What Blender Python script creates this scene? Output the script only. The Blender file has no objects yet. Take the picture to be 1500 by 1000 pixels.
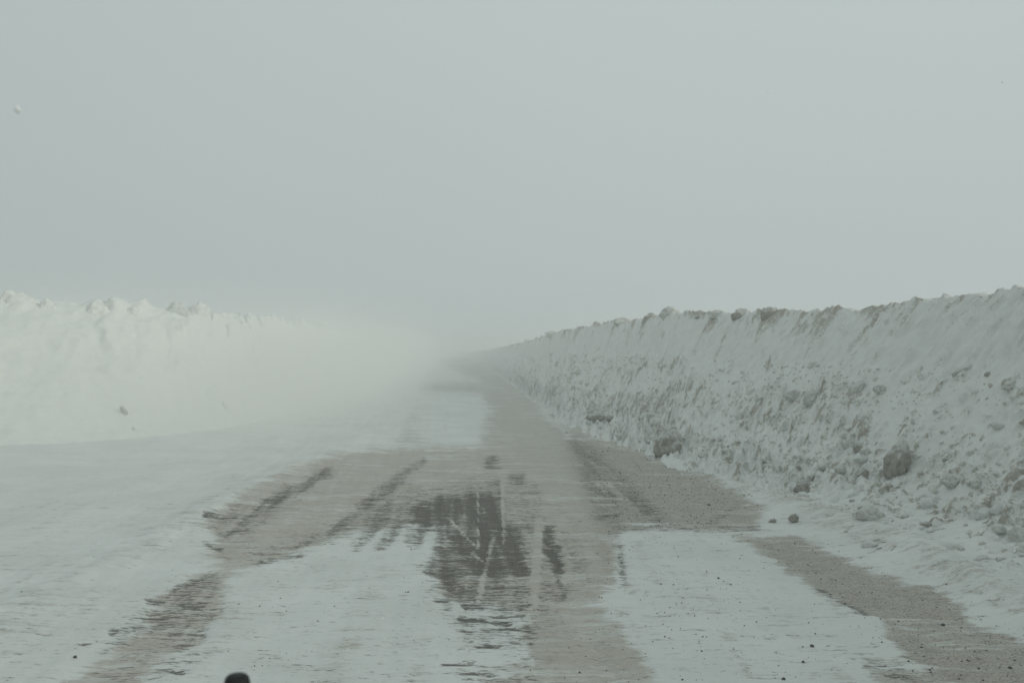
import bpy, math, random
import numpy as np
from mathutils import Vector, Matrix, Euler

S = bpy.context.scene
COL = S.collection
rnd = random.Random(7)
RNG = np.random.default_rng(11)

# ---------------------------------------------------------------- camera
CAM_H, FPX, HZ = 2.0, 1458.0, 508.0          # eye height, focal length in photo pixels, horizon row
cam_d = bpy.data.cameras.new("camera")
cam = bpy.data.objects.new("camera", cam_d)
COL.objects.link(cam)
cam.location = (0, 0, CAM_H)
cam.rotation_euler = (math.radians(90) + math.atan((HZ - 500) / FPX), 0, 0)
cam_d.sensor_width = 36
cam_d.lens = FPX / 1500 * 36
cam_d.clip_start, cam_d.clip_end = 0.05, 3000
cam_d.dof.use_dof = True
cam_d.dof.focus_distance = 11.5
cam_d.dof.aperture_fstop = 7.5
S.camera = cam

# ---------------------------------------------------------------- light
SUN_EL, SUN_AZ = 17.0, 112.0                 # azimuth clockwise from the view direction (+Y)
sd = Vector((math.sin(math.radians(SUN_AZ)) * math.cos(math.radians(SUN_EL)),
             math.cos(math.radians(SUN_AZ)) * math.cos(math.radians(SUN_EL)),
             math.sin(math.radians(SUN_EL))))
sun_d = bpy.data.lights.new("sun", 'SUN')
sun_d.energy = 0.95
sun_d.angle = math.radians(16)
sun_d.color = (1.0, 0.95, 0.82)
sun = bpy.data.objects.new("sun", sun_d)
COL.objects.link(sun)
sun.rotation_euler = sd.to_track_quat('Z', 'Y').to_euler()
sun.location = (20, 20, 20)

W = bpy.data.worlds.new("World")
S.world = W
W.use_nodes = True
wt = W.node_tree
wt.nodes.clear()
wo = wt.nodes.new('ShaderNodeOutputWorld')
bg = wt.nodes.new('ShaderNodeBackground')
sky = wt.nodes.new('ShaderNodeTexSky')
sky.sky_type = 'NISHITA'
sky.sun_disc = False
sky.sun_elevation = math.radians(SUN_EL)
sky.sun_rotation = math.radians(SUN_AZ)
sky.air_density, sky.dust_density, sky.ozone_density = 1.0, 5.0, 1.0
hs = wt.nodes.new('ShaderNodeHueSaturation')
hs.inputs['Saturation'].default_value = 0.15
hs.inputs['Value'].default_value = 0.5
wt.links.new(sky.outputs[0], hs.inputs['Color'])
tc = wt.nodes.new('ShaderNodeTexCoord')
dot = wt.nodes.new('ShaderNodeVectorMath'); dot.operation = 'DOT_PRODUCT'
dot.inputs[1].default_value = (0.33, 0.55, 0.75)
wt.links.new(tc.outputs['Generated'], dot.inputs[0])
nz = wt.nodes.new('ShaderNodeTexNoise')
nz.inputs['Scale'].default_value = 1.6
nz.inputs['Detail'].default_value = 1.0
wt.links.new(tc.outputs['Generated'], nz.inputs['Vector'])
nm = wt.nodes.new('ShaderNodeMath'); nm.operation = 'MULTIPLY_ADD'
nm.inputs[1].default_value = 0.22
wt.links.new(nz.outputs['Fac'], nm.inputs[0])
wt.links.new(dot.outputs['Value'], nm.inputs[2])
rp = wt.nodes.new('ShaderNodeValToRGB')
rp.color_ramp.elements[0].position = 0.30
rp.color_ramp.elements[0].color = (4.15, 4.72, 4.60, 1)
rp.color_ramp.elements[1].position = 1.0
rp.color_ramp.elements[1].color = (5.4, 6.15, 6.1, 1)
wt.links.new(nm.outputs[0], rp.inputs[0])
mx = wt.nodes.new('ShaderNodeMix'); mx.data_type = 'RGBA'
mx.inputs[0].default_value = 0.90            # cloud cover over the clear sky
wt.links.new(hs.outputs[0], mx.inputs[6])
wt.links.new(rp.outputs[0], mx.inputs[7])
wt.links.new(mx.outputs[2], bg.inputs[0])
bg.inputs[1].default_value = 0.10
wt.links.new(bg.outputs[0], wo.inputs[0])

S.view_settings.view_transform = 'Standard'
S.view_settings.look = 'None'
S.view_settings.exposure = 0.0
S.view_settings.gamma = 1.0
S.cycles.use_denoising = True
S.cycles.max_bounces = 7
S.cycles.diffuse_bounces = 3
S.cycles.volume_bounces = 4
S.cycles.volume_step_rate = 0.15
S.cycles.volume_max_steps = 256
S.cycles.caustics_reflective = False
S.cycles.caustics_refractive = False

# ---------------------------------------------------------------- numpy helpers
def hash2(ix, iy, s):
    h = (ix.astype(np.int64) * 374761393 + iy.astype(np.int64) * 668265263 + s * 1442695041) & 0xFFFFFFFF
    h = ((h ^ (h >> 13)) * 1274126177) & 0xFFFFFFFF
    return ((h ^ (h >> 16)) & 0xFFFF) / 65535.0

def noise(x, y, s=0):
    ix, iy = np.floor(x), np.floor(y)
    fx, fy = x - ix, y - iy
    def g(dx, dy):
        a = hash2(ix + dx, iy + dy, s) * 2 * np.pi
        return np.cos(a) * (fx - dx) + np.sin(a) * (fy - dy)
    u = fx * fx * fx * (fx * (fx * 6 - 15) + 10)
    v = fy * fy * fy * (fy * (fy * 6 - 15) + 10)
    a = g(0, 0) * (1 - u) + g(1, 0) * u
    b = g(0, 1) * (1 - u) + g(1, 1) * u
    return (a * (1 - v) + b * v) * 1.5

def fbm(x, y, s=0, o=4, gain=0.5):
    t, a = 0, 1.0
    for k in range(o):
        t = t + a * noise(x * 2 ** k + 17 * k, y * 2 ** k - 9 * k, s + k)
        a *= gain
    return t

def sstep(a, b, x):
    t = np.clip((x - a) / (b - a), 0, 1)
    return t * t * (3 - 2 * t)

def gp(px, py):
    """a photo pixel on the road -> ground point"""
    d = CAM_H * FPX / (py - HZ)
    return (px - 750) / FPX * d, d

# ---------------------------------------------------------------- object helpers
def grid_mesh(name, P, mat, attrs=None, smooth=True):
    n, m = P.shape[:2]
    me = bpy.data.meshes.new(name)
    me.vertices.add(n * m)
    me.vertices.foreach_set('co', P.reshape(-1).astype(np.float32))
    idx = np.arange(n * m).reshape(n, m)
    q = np.stack([idx[:-1, :-1], idx[:-1, 1:], idx[1:, 1:], idx[1:, :-1]], -1).reshape(-1, 4)
    f = len(q)
    me.loops.add(f * 4)
    me.loops.foreach_set('vertex_index', q.reshape(-1).astype(np.int32))
    me.polygons.add(f)
    me.polygons.foreach_set('loop_start', (np.arange(f) * 4).astype(np.int32))
    me.update(calc_edges=True)
    me.polygons.foreach_set('use_smooth', np.full(f, smooth))
    for k, v in (attrs or {}).items():
        a = me.attributes.new(k, 'FLOAT', 'POINT')
        a.data.foreach_set('value', v.reshape(-1).astype(np.float32))
    me.validate()
    me.materials.append(mat)
    o = bpy.data.objects.new(name, me)
    COL.objects.link(o)
    return o

def tag(o, label=None, cat=None, group=None, kind=None):
    if label: o['label'] = label
    if cat: o['category'] = cat
    if group: o['group'] = group
    if kind: o['kind'] = kind
    return o

class Nodes:
    def __init__(self, name, rough=0.85):
        self.m = bpy.data.materials.new(name)
        self.m.use_nodes = True
        self.t = self.m.node_tree
        self.b = self.t.nodes['Principled BSDF']
        self.b.inputs['Roughness'].default_value = rough
        self.b.inputs['Specular IOR Level'].default_value = 0.25
        self.geo = self.t.nodes.new('ShaderNodeTexCoord')
    def link(self, a, b): self.t.links.new(a, b)
    def put(self, sock, v):
        if hasattr(v, 'links') or hasattr(v, 'is_output'): self.link(v, sock)
        else: sock.default_value = v
    def attr(self, n):
        a = self.t.nodes.new('ShaderNodeAttribute'); a.attribute_name = n
        return a.outputs['Fac']
    def noise(self, scale, detail=4, rough=0.55, vec=(1, 1, 1), src='Object', rot=0):
        mp = self.t.nodes.new('ShaderNodeMapping')
        mp.inputs['Scale'].default_value = vec
        mp.inputs['Rotation'].default_value = (0, 0, rot)
        self.link(self.geo.outputs[src], mp.inputs[0])
        n = self.t.nodes.new('ShaderNodeTexNoise')
        n.inputs['Scale'].default_value = scale
        n.inputs['Detail'].default_value = detail
        n.inputs['Roughness'].default_value = rough
        self.link(mp.outputs[0], n.inputs['Vector'])
        return n.outputs['Fac']
    def math(self, op, a, b=0.0, c=0.0, clamp=False):
        n = self.t.nodes.new('ShaderNodeMath'); n.operation = op; n.use_clamp = clamp
        self.put(n.inputs[0], a); self.put(n.inputs[1], b); self.put(n.inputs[2], c)
        return n.outputs[0]
    def ramp(self, v, a, b, lo=0.0, hi=1.0):
        n = self.t.nodes.new('ShaderNodeMapRange'); n.interpolation_type = 'SMOOTHSTEP'
        self.put(n.inputs[0], v)
        n.inputs[1].default_value, n.inputs[2].default_value = a, b
        n.inputs[3].default_value, n.inputs[4].default_value = lo, hi
        return n.outputs[0]
    def mix(self, f, a, b):
        n = self.t.nodes.new('ShaderNodeMix'); n.data_type = 'RGBA'
        self.put(n.inputs[0], f); self.put(n.inputs[6], a); self.put(n.inputs[7], b)
        return n.outputs[2]
    def bump(self, h, strength, dist):
        n = self.t.nodes.new('ShaderNodeBump')
        n.inputs['Strength'].default_value = strength
        n.inputs['Distance'].default_value = dist
        self.link(h, n.inputs['Height'])
        self.link(n.outputs[0], self.b.inputs['Normal'])
    def color(self, c): self.put(self.b.inputs['Base Color'], c)

SNOW = (0.76, 0.78, 0.765, 1)
SNOW2 = (0.69, 0.71, 0.69, 1)
SAND = (0.515, 0.485, 0.43, 1)
SAND2 = (0.415, 0.38, 0.33, 1)
TAR = (0.066, 0.059, 0.048, 1)

# ---------------------------------------------------------------- materials
def road_material():
    n = Nodes('snowy_road')
    beige, dark, grit = n.attr('beige'), n.attr('dark'), n.attr('grit')
    edge = n.noise(4, 8, 0.68, (0.6, 1.5, 1))
    fine = n.noise(38, 6, 0.7, (0.5, 1.3, 1))
    wisp = n.noise(9, 7, 0.7, (0.25, 2.4, 1))
    big = n.noise(0.9, 4, 0.6)
    sub = lambda v, k: n.math('MULTIPLY', n.math('SUBTRACT', v, 0.5), k)
    e = n.math('ADD', n.math('ADD', sub(edge, 1.5), sub(fine, 1.1)), sub(wisp, 2.1))
    mb = n.ramp(n.math('ADD', beige, e), 0.12, 0.88)
    streak = n.noise(14, 7, 0.68, (0.30, 1.9, 1))
    e2 = n.math('ADD', n.math('ADD', sub(streak, 2.6), sub(fine, 2.4)), sub(edge, 0.9))
    md = n.ramp(n.math('ADD', dark, e2), 0.32, 0.80)
    snow = n.mix(n.ramp(big, 0.3, 0.7), SNOW, SNOW2)
    snow = n.mix(n.ramp(n.noise(60, 4, 0.6), 0.5, 0.75, 0, 0.16), snow, SAND)
    snow = n.mix(n.ramp(wisp, 0.45, 0.75, 0, 0.12), snow, (0.60, 0.59, 0.545, 1))
    sand = n.mix(n.ramp(fine, 0.3, 0.7), SAND, SAND2)
    sand = n.mix(n.ramp(n.noise(2.6, 6, 0.7, (0.4, 2.4, 1)), 0.45, 0.70, 0, 0.55), sand, SNOW2)
    sand = n.mix(n.ramp(grit, 0.4, 1.1, 0, 0.45), sand, (0.385, 0.335, 0.28, 1))
    blotch = n.noise(7, 6, 0.72, (0.8, 1.3, 1))
    sand = n.mix(n.ramp(blotch, 0.50, 0.72, 0, 0.55), sand, (0.26, 0.235, 0.20, 1))
    gr = n.ramp(n.math('ADD', n.math('MULTIPLY', grit, 0.10), n.noise(70, 3, 0.6, (0.7, 1.2, 1))), 0.66, 0.74, 0, 0.85)
    sand = n.mix(gr, sand, (0.09, 0.085, 0.072, 1))
    pale = n.ramp(n.noise(55, 3, 0.6, (0.5, 1.4, 1)), 0.60, 0.72, 0, 0.45)
    sand = n.mix(pale, sand, SNOW2)
    c = n.mix(n.math('MULTIPLY', mb, 0.90), snow, sand)
    tar = n.mix(n.ramp(fine, 0.42, 0.75), TAR, (0.25, 0.235, 0.205, 1))
    c = n.mix(n.math('MULTIPLY', md, 0.95), c, tar)
    n.color(c)
    h = n.math('MULTIPLY_ADD', fine, 0.5, n.math('MULTIPLY', edge, 1.2))
    h = n.math('SUBTRACT', h, n.math('MULTIPLY', md, 0.6))
    n.bump(h, 0.8, 0.02)
    return n.m

def bank_material(name, snow, snow2, dirt_c, dirt_d, fine_amp, bumpd):
    n = Nodes(name)
    dirt = n.attr('dirt')
    fine = n.noise(26, 6, 0.68)
    mid = n.noise(5, 5, 0.6)
    c = n.mix(n.ramp(mid, 0.35, 0.7), snow, snow2)
    e = n.math('MULTIPLY_ADD', n.math('SUBTRACT', fine, 0.5), 1.9, n.math('MULTIPLY', n.math('SUBTRACT', mid, 0.5), 0.9))
    md = n.ramp(n.math('ADD', dirt, e), 0.26, 0.80)
    dc = n.mix(n.ramp(fine, 0.35, 0.7), dirt_c, dirt_d)
    c = n.mix(n.math('MULTIPLY', md, fine_amp), c, dc)
    n.color(c)
    n.bump(n.math('ADD', n.math('MULTIPLY', mid, 1.5), fine), 0.7, bumpd)
    return n.m

def lump_material(name, a, b, c3, cap=0.55, bd=0.004):
    n = Nodes(name)
    k = n.noise(2.6, 6, 0.65)
    f = n.noise(11, 5, 0.7)
    c = n.mix(n.ramp(k, 0.4, 0.62), a, b)
    c = n.mix(n.ramp(f, 0.52, 0.66, 0, 0.8), c, c3)
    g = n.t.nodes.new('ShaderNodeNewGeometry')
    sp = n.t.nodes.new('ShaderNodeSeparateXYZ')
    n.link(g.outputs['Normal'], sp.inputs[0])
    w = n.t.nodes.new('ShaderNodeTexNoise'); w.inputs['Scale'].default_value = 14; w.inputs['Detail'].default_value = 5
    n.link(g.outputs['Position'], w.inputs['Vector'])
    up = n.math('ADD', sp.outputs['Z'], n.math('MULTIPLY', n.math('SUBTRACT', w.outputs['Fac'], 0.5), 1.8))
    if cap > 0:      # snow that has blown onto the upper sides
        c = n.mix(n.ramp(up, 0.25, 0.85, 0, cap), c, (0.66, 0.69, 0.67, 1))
    n.color(c)
    n.bump(n.math('ADD', n.math('MULTIPLY', k, 1.5), f), 0.8, bd)
    return n.m

M_ROAD = road_material()
M_RBANK = bank_material('ploughed_snow', (0.735, 0.75, 0.732, 1), (0.665, 0.675, 0.655, 1), (0.40, 0.372, 0.32, 1), (0.265, 0.238, 0.195, 1), 0.88, 0.02)
M_LBANK = bank_material('bright_snow', (0.84, 0.86, 0.82, 1), (0.78, 0.80, 0.77, 1), (0.5, 0.5, 0.46, 1), (0.35, 0.35, 0.31, 1), 0.7, 0.02)
M_GROUND = bank_material('open_snow', SNOW, SNOW2, SAND, SAND2, 0.3, 0.03)
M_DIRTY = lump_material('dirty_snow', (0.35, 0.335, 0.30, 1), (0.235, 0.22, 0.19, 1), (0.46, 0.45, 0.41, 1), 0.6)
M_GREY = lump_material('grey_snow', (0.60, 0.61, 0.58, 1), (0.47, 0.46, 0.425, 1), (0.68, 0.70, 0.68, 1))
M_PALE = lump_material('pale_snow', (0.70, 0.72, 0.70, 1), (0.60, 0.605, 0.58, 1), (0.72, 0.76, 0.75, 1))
M_WHITE = lump_material('white_snow', (0.84, 0.85, 0.82, 1), (0.80, 0.81, 0.78, 1), (0.84, 0.86, 0.84, 1), 0)
M_STONE = lump_material('road_stone', (0.10, 0.092, 0.08, 1), (0.06, 0.055, 0.05, 1), (0.2, 0.19, 0.17, 1), 0)
nb = Nodes('black_rubber', 0.6)
nb.color(nb.mix(nb.ramp(nb.noise(200), 0.4, 0.6), (0.011, 0.012, 0.012, 1), (0.016, 0.017, 0.017, 1)))
nb.bump(nb.noise(300), 0.2, 0.001)
M_RUBBER = nb.m

# ---------------------------------------------------------------- ground
def ground():
    xs = np.concatenate([-np.geomspace(600, 10, 28), np.linspace(-9, 9, 10), np.geomspace(10, 600, 28)])
    ys = np.concatenate([np.linspace(-40, 0, 9), np.linspace(5, 100, 20), np.geomspace(110, 800, 22)])
    X, Y = np.meshgrid(xs, ys)
    Z = -0.30 + 0.12 * fbm(X / 14, Y / 14, 5, 3) * sstep(8, 30, np.abs(X))
    o = grid_mesh('ground', np.stack([X, Y, Z], -1), M_GROUND, {'dirt': np.zeros_like(X)})
    tag(o, kind='structure')
ground()

# ---------------------------------------------------------------- road
DRIFT = -110.0 / FPX          # the road heads slightly left of the view axis

def poly_sd(px, py, pts):
    """signed distance (positive inside) to a polygon, in photo pixels of the road plane, rows weighted"""
    pts = np.array(pts, float)
    best = np.full(px.shape, 1e9)
    ins = np.zeros(px.shape, bool)
    for i in range(len(pts)):
        x0, y0 = pts[i]; x1, y1 = pts[(i + 1) % len(pts)]
        dx, dy = x1 - x0, y1 - y0
        t = np.clip(((px - x0) * dx + (py - y0) * dy) / max(dx * dx + dy * dy, 1e-6), 0, 1)
        d = np.hypot(px - x0 - t * dx, (py - y0 - t * dy) * 1.6)
        best = np.minimum(best, d)
        c = ((y0 > py) != (y1 > py)) & (px < (x1 - x0) * (py - y0) / (y1 - y0 + 1e-9) + x0)
        ins ^= c
    return np.where(ins, best, -best)

def soft(px, py, pts, w):
    return sstep(-w, w, poly_sd(px, py, pts))

BEIGE = [   # (polygon, edge width, strength)
    ([(300, 768), (345, 730), (400, 700), (500, 664), (600, 655), (700, 652), (800, 642), (840, 636), (905, 650), (965, 668), (1050, 706),
      (1125, 745), (1105, 772), (1040, 776), (950, 770), (915, 775), (900, 800), (905, 850), (872, 885), (905, 920), (930, 950), (972, 1010),
      (680, 1010), (715, 985), (790, 965), (760, 930), (770, 900), (700, 885), (650, 880), (630, 830), (655, 790), (640, 765), (600, 768),
      (520, 778), (440, 805), (385, 822), (335, 850), (325, 890), (300, 930), (245, 965), (180, 1015), (75, 1015), (150, 962), (215, 915),
      (228, 882), (268, 850), (330, 822), (300, 812), (322, 790)], 9, 1.0),
    ([(695, 660), (715, 600), (705, 578), (612, 572), (625, 561), (700, 557), (640, 532), (655, 524), (705, 528), (762, 560), (790, 585), (800, 612), (840, 640), (830, 655)], 8, 0.82),
    ([(575, 655), (600, 610), (612, 590), (622, 592), (610, 625), (640, 655)], 8, 0.5),
    ([(1075, 784), (1165, 786), (1235, 812), (1325, 850), (1385, 860), (1400, 885), (1430, 912), (1485, 925), (1530, 950), (1530, 1010), (1400, 1000),
      (1350, 985), (1310, 945), (1270, 900), (1190, 858), (1130, 818)], 8, 1.0),
    ([(1260, 960), (1330, 965), (1400, 1010), (1290, 1010)], 7, 0.75),
    ([(800, 612), (862, 625), (960, 660), (930, 668), (840, 642)], 6, 0.8),
    ([(960, 640), (1080, 690), (1190, 735), (1280, 762), (1350, 790), (1300, 800), (1180, 770), (1060, 708), (980, 668)], 10, 0.44),
    ([(1330, 800), (1410, 828), (1520, 890), (1520, 930), (1440, 880), (1350, 840)], 9, 0.42),
    ([(-20, 900), (110, 835), (230, 775), (330, 725), (340, 735), (240, 800), (120, 870), (-20, 940)], 14, 0.34),
]
DARK = [
    ([(600, 735), (640, 722), (738, 718), (742, 762), (765, 765), (778, 838), (735, 850), (690, 850), (660, 800), (640, 780), (600, 770)], 9, 0.88),
    ([(640, 790), (690, 785), (700, 840), (660, 872), (628, 838)], 7, 0.62),
    ([(650, 845), (775, 845), (780, 895), (700, 890), (655, 880)], 8, 0.50),
    ([(470, 795), (520, 745), (600, 712), (700, 700), (790, 706), (800, 770), (835, 860), (800, 900), (650, 892), (612, 830), (640, 790), (560, 775)], 12, 0.34),
    ([(640, 885), (790, 880), (790, 960), (700, 955), (650, 925)], 12, 0.27),
    ([(670, 970), (800, 975), (840, 1010), (660, 1010)], 10, 0.30),
    ([(792, 768), (808, 768), (820, 800), (826, 838), (812, 836), (800, 812)], 5, 0.92),
    ([(820, 780), (850, 775), (870, 850), (835, 850)], 10, 0.26),
    ([(520, 735), (600, 724), (660, 735), (620, 765), (500, 782), (470, 790), (500, 760)], 8, 0.50),
    ([(706, 700), (738, 700), (738, 718), (708, 718)], 5, 0.48),
    ([(712, 664), (728, 664), (732, 686), (708, 686)], 4, 0.54),
    ([(742, 692), (768, 692), (772, 712), (744, 710)], 4, 0.50),
    ([(255, 855), (320, 838), (325, 860), (300, 930), (250, 945), (210, 930), (150, 955), (170, 925), (225, 890)], 10, 0.46),
    ([(250, 880), (312, 868), (308, 928), (255, 940)], 9, 0.52),
    ([(110, 1010), (160, 960), (260, 940), (300, 960), (200, 1010)], 12, 0.28),
    ([(300, 765), (330, 745), (480, 690), (470, 712), (380, 770), (320, 800)], 10, 0.36),
    ([(330, 815), (450, 780), (480, 790), (400, 825)], 8, 0.30),
]
STREAKS = [  # x0,y0,x1,y1,half width,strength
    (478, 692, 430, 718, 10, 0.56), (425, 718, 385, 742, 10, 0.66), (392, 738, 355, 765, 9, 0.66), (360, 773, 325, 780, 7, 0.74), (300, 757, 345, 758, 3, 0.7), (302, 795, 322, 803, 5, .5),
    (622, 672, 580, 700, 7, 0.40), (585, 700, 530, 742, 12, 0.52), (545, 735, 485, 778, 10, 0.60), (470, 780, 430, 800, 8, 0.42), (440, 812, 380, 822, 6, 0.5), (560, 762, 522, 800, 10, 0.54), (594, 758, 556, 802, 10, 0.56),
    (628, 755, 606, 792, 12, 0.58), (655, 765, 632, 832, 10, 0.66), (672, 790, 655, 850, 9, 0.55), (690, 800, 690, 860, 10, 0.55), (715, 850, 700, 890, 9, 0.45),
    (745, 770, 760, 838, 12, 0.72), (816, 838, 826, 872, 7, 0.50), (628, 836, 642, 838, 8, 0.68), (642, 881, 654, 883, 6, 0.7), (660, 855, 655, 890, 8, .45),
    (675, 905, 745, 912, 4.5, 0.75), (668, 922, 692, 923, 3.5, 0.72), (735, 918, 785, 920, 3, 0.66), (680, 890, 778, 888, 5, 0.66), (650, 967, 690, 969, 3, 0.74), (720, 900, 780, 902, 3, .6),
    (700, 947, 725, 947, 2.5, 0.66), (745, 938, 778, 940, 4, 0.55), (675, 985, 770, 990, 6, 0.48), (258, 862, 312, 840, 5, 0.68), (220, 882, 242, 880, 5, 0.62), (165, 925, 205, 918, 6, 0.5), (120, 945, 145, 942, 3, .5),
    (255, 900, 300, 895, 4, .55), (250, 930, 300, 915, 5, .5), (195, 975, 265, 985, 4, .5),
    (840, 645, 905, 745, 9, 0.42), (900, 740, 915, 860, 5, 0.45), (850, 650, 960, 760, 16, 0.38), (1080, 740, 1020, 778, 5, 0.30), (930, 770, 1110, 774, 5, 0.38), (860, 690, 900, 770, 14, .44),
    (1195, 860, 1270, 900, 5, 0.36), (1270, 975, 1320, 972, 5, 0.46), (1300, 985, 1340, 995, 5, .4), (640, 527, 690, 526, 4, 0.42), (560, 740, 575, 740, 4, 0.4),
    (1240, 820, 1300, 800, 3, 0.3),
]
FAINT = [(905, 790, 925, 870, 8, .5), (985, 860, 1005, 900, 5, .45), (1060, 925, 1105, 1000, 6, .5), (1150, 900, 1190, 1000, 6, .35), (1000, 790, 1060, 900, 9, .34), (560, 850, 470, 1010, 22, .34),
  (640, 870, 600, 1010, 12, .30), (250, 780, 60, 880, 12, .36), (180, 850, 20, 960, 14, .3), (400, 690, 250, 760, 8, .4), (1195, 860, 1260, 930, 9, .5), (1390, 830, 1500, 885, 8, .55), (1250, 790, 1400, 830, 9, .5), (610, 600, 575, 660, 9, .5), (935, 800, 960, 850, 12, .45)]
LINES = [  # pale scratches and tracks through the bare patch
    (655, 756, 700, 800, 2.2), (735, 700, 738, 790, 3), (700, 720, 701, 800, 2), (722, 785, 700, 880, 5), (690, 805, 712, 822, 2.5), (790, 760, 780, 900, 8),
]

def road():
    py = np.arange(1060, 521, -1.0)
    yd = CAM_H * FPX / (py - HZ)
    ys = np.concatenate([np.arange(-34, yd[0] - .1, 0.25), yd, np.geomspace(yd[-1] * 1.03, 330, 16)])
    ts = np.concatenate([np.linspace(-30, -9.2, 60), np.arange(-9, -5.5, 0.06), np.arange(-5.5, 5.6, 0.026), np.arange(5.6, 10, 0.08)])
    T, Y = np.meshgrid(ts, ys)
    X = T + DRIFT * Y
    dd = np.maximum(Y, 0.5)
    PX, PY = 750 + X / dd * FPX, HZ + CAM_H * FPX / dd
    vis = Y > 3
    beige = np.zeros_like(X); dark = np.zeros_like(X)
    # warp the outlines so that they fray
    wx = PX + 9 * fbm(X * 3.5, Y * 5, 31, 3) * np.clip(8 / dd, .2, 1.3)
    wy = PY + 6 * fbm(X * 3.5, Y * 5, 47, 3) * np.clip(8 / dd, .2, 1.3)
    for pts, w, s in BEIGE:
        beige = np.maximum(beige, s * soft(wx, wy, pts, w * 2.2))
    for pts, w, s in DARK:
        dark = np.maximum(dark, s * soft(wx, wy, pts, w * 1.9))
    for x0, y0, x1, y1, w, s in STREAKS:
        dx, dy = x1 - x0, y1 - y0
        sx, sy = PX + 0.45 * (wx - PX), PY + 0.45 * (wy - PY)
        t = np.clip(((sx - x0) * dx + (sy - y0) * dy) / (dx * dx + dy * dy), 0, 1)
        d = np.hypot(sx - x0 - t * dx, (sy - y0 - t * dy) * 1.3)
        dark = np.maximum(dark, s * sstep(w * 1.9, w * 0.25, d))
    for x0, y0, x1, y1, w, s in FAINT:
        dx, dy = x1 - x0, y1 - y0
        t = np.clip(((wx - x0) * dx + (wy - y0) * dy) / (dx * dx + dy * dy), 0, 1)
        d = np.hypot(wx - x0 - t * dx, (wy - y0 - t * dy) * 1.3)
        beige = np.maximum(beige, 0.85 * s * sstep(w * 1.8, 0, d))
    ln = np.zeros_like(X)
    for x0, y0, x1, y1, w in LINES:
        dx, dy = x1 - x0, y1 - y0
        t = np.clip(((PX - x0) * dx + (PY - y0) * dy) / (dx * dx + dy * dy), 0, 1)
        d = np.hypot(PX - x0 - t * dx, PY - y0 - t * dy)
        ln = np.maximum(ln, sstep(w, w * 0.3, d))
    # wheel-track streaks run with the road
    tr = fbm(T * 5.5, Y * 0.22, 71, 3)
    tr2 = fbm(T * 14, Y * 0.5, 75, 2)
    dark = dark * (1 + 0.35 * tr + 0.25 * tr2) - 0.55 * ln * (dark > 0.2)
    beige = beige * (1 + 0.12 * tr)
    # everywhere a slight sanding in tracks
    beige = np.maximum(beige, 0.24 * sstep(0.15, 0.7, tr) * (np.abs(T) < 5))
    # thin bands of blown snow lying across
    band = sstep(0.25, 0.6, fbm(X * 0.5, Y * 1.9, 91, 3))
    beige -= 0.30 * band * (Y > 5); dark -= 0.12 * band
    grit = 0.25 + sstep(-30, 30, poly_sd(PX, PY, [(815, 630), (1000, 660), (1150, 750), (1400, 850), (1530, 940), (1530, 1020), (1300, 1010), (1150, 850), (1080, 780), (930, 800), (900, 870)]))
    grit = np.where(vis, grit, 0.4)
    beige = np.where(vis, beige, np.where(np.abs(T - 0.5) < 2.5, 0.5, 0)); dark = np.where(vis, dark, 0)
    Z = 0.022 * fbm(X / 2.3, Y / 2.3, 3, 3) + 0.006 * fbm(X * 2.5, Y * 2.5, 9, 3)
    Z += 0.009 * tr * sstep(0.3, 0, dark) * sstep(5.5, 2.5, np.abs(T))
    Z -= 0.014 * np.clip(dark, 0, 1) + 0.008 * np.clip(beige, 0, 1)
    # low drift and ploughed ridge between the slush and the right bank
    def ridge(pts, w, h):
        zz = np.zeros_like(X)
        P = [gp(*p) for p in pts]
        for (x0, y0), (x1, y1) in zip(P[:-1], P[1:]):
            dx, dy = x1 - x0, y1 - y0
            t = np.clip(((X - x0) * dx + (Y - y0) * dy) / (dx * dx + dy * dy), 0, 1)
            d = np.hypot(X - x0 - t * dx, Y - y0 - t * dy)
            zz = np.maximum(zz, h * np.exp(-(d / w) ** 2))
        return zz
    Z += ridge([(1040, 700), (1180, 745), (1300, 785), (1400, 838), (1500, 890), (1640, 960)], 0.24, 0.06) * (1 + 0.35 * fbm(X * 1.5, Y * 1.5, 13, 2))
    Z += ridge([(1250, 790), (1340, 815), (1420, 850)], 0.3, 0.05)
    Z += ridge([(-60, 930), (110, 850), (230, 785), (330, 730), (430, 685), (540, 640)], 0.35, 0.05) * (1 + 0.4 * fbm(X * 2, Y * 2, 15, 3))
    # shoulders rise softly towards the banks
    Z += 0.10 * sstep(-5.2, -11, T) + 0.30 * sstep(4.3, 6.3, T)
    Z += 0.022 * fbm(X * 5, Y * 5, 17, 4, 0.6) * sstep(3.3, 4.6, T)
    Z -= 0.6 * sstep(8.5, 10, T)
    LF = [(-34, 6), (-26, 11), (-18, 14), (-10.2, 17.9), (-7.9, 19.5), (-6.4, 22.8), (-5.9, 32), (-6.3, 45), (-7.3, 62)]
    dl = np.full_like(X, 1e3)
    for (x0, y0), (x1, y1) in zip(LF[:-1], LF[1:]):
        dx, dy = x1 - x0, y1 - y0
        t = np.clip(((X - x0) * dx + (Y - y0) * dy) / (dx * dx + dy * dy), 0, 1)
        dl = np.minimum(dl, np.hypot(X - x0 - t * dx, Y - y0 - t * dy))
    Z += 0.13 * np.exp(-(dl / (1.15 + 0.5 * fbm(X / 1.5, Y / 1.5, 19, 3))) ** 1.3)
    o = grid_mesh('road', np.stack([X, Y, Z], -1), M_ROAD, {'beige': beige, 'dark': dark, 'grit': grit})
    tag(o, kind='structure')
    return X, Y, Z, ys, ts
RX, RY, RZ, RYS, RTS = road()

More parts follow.
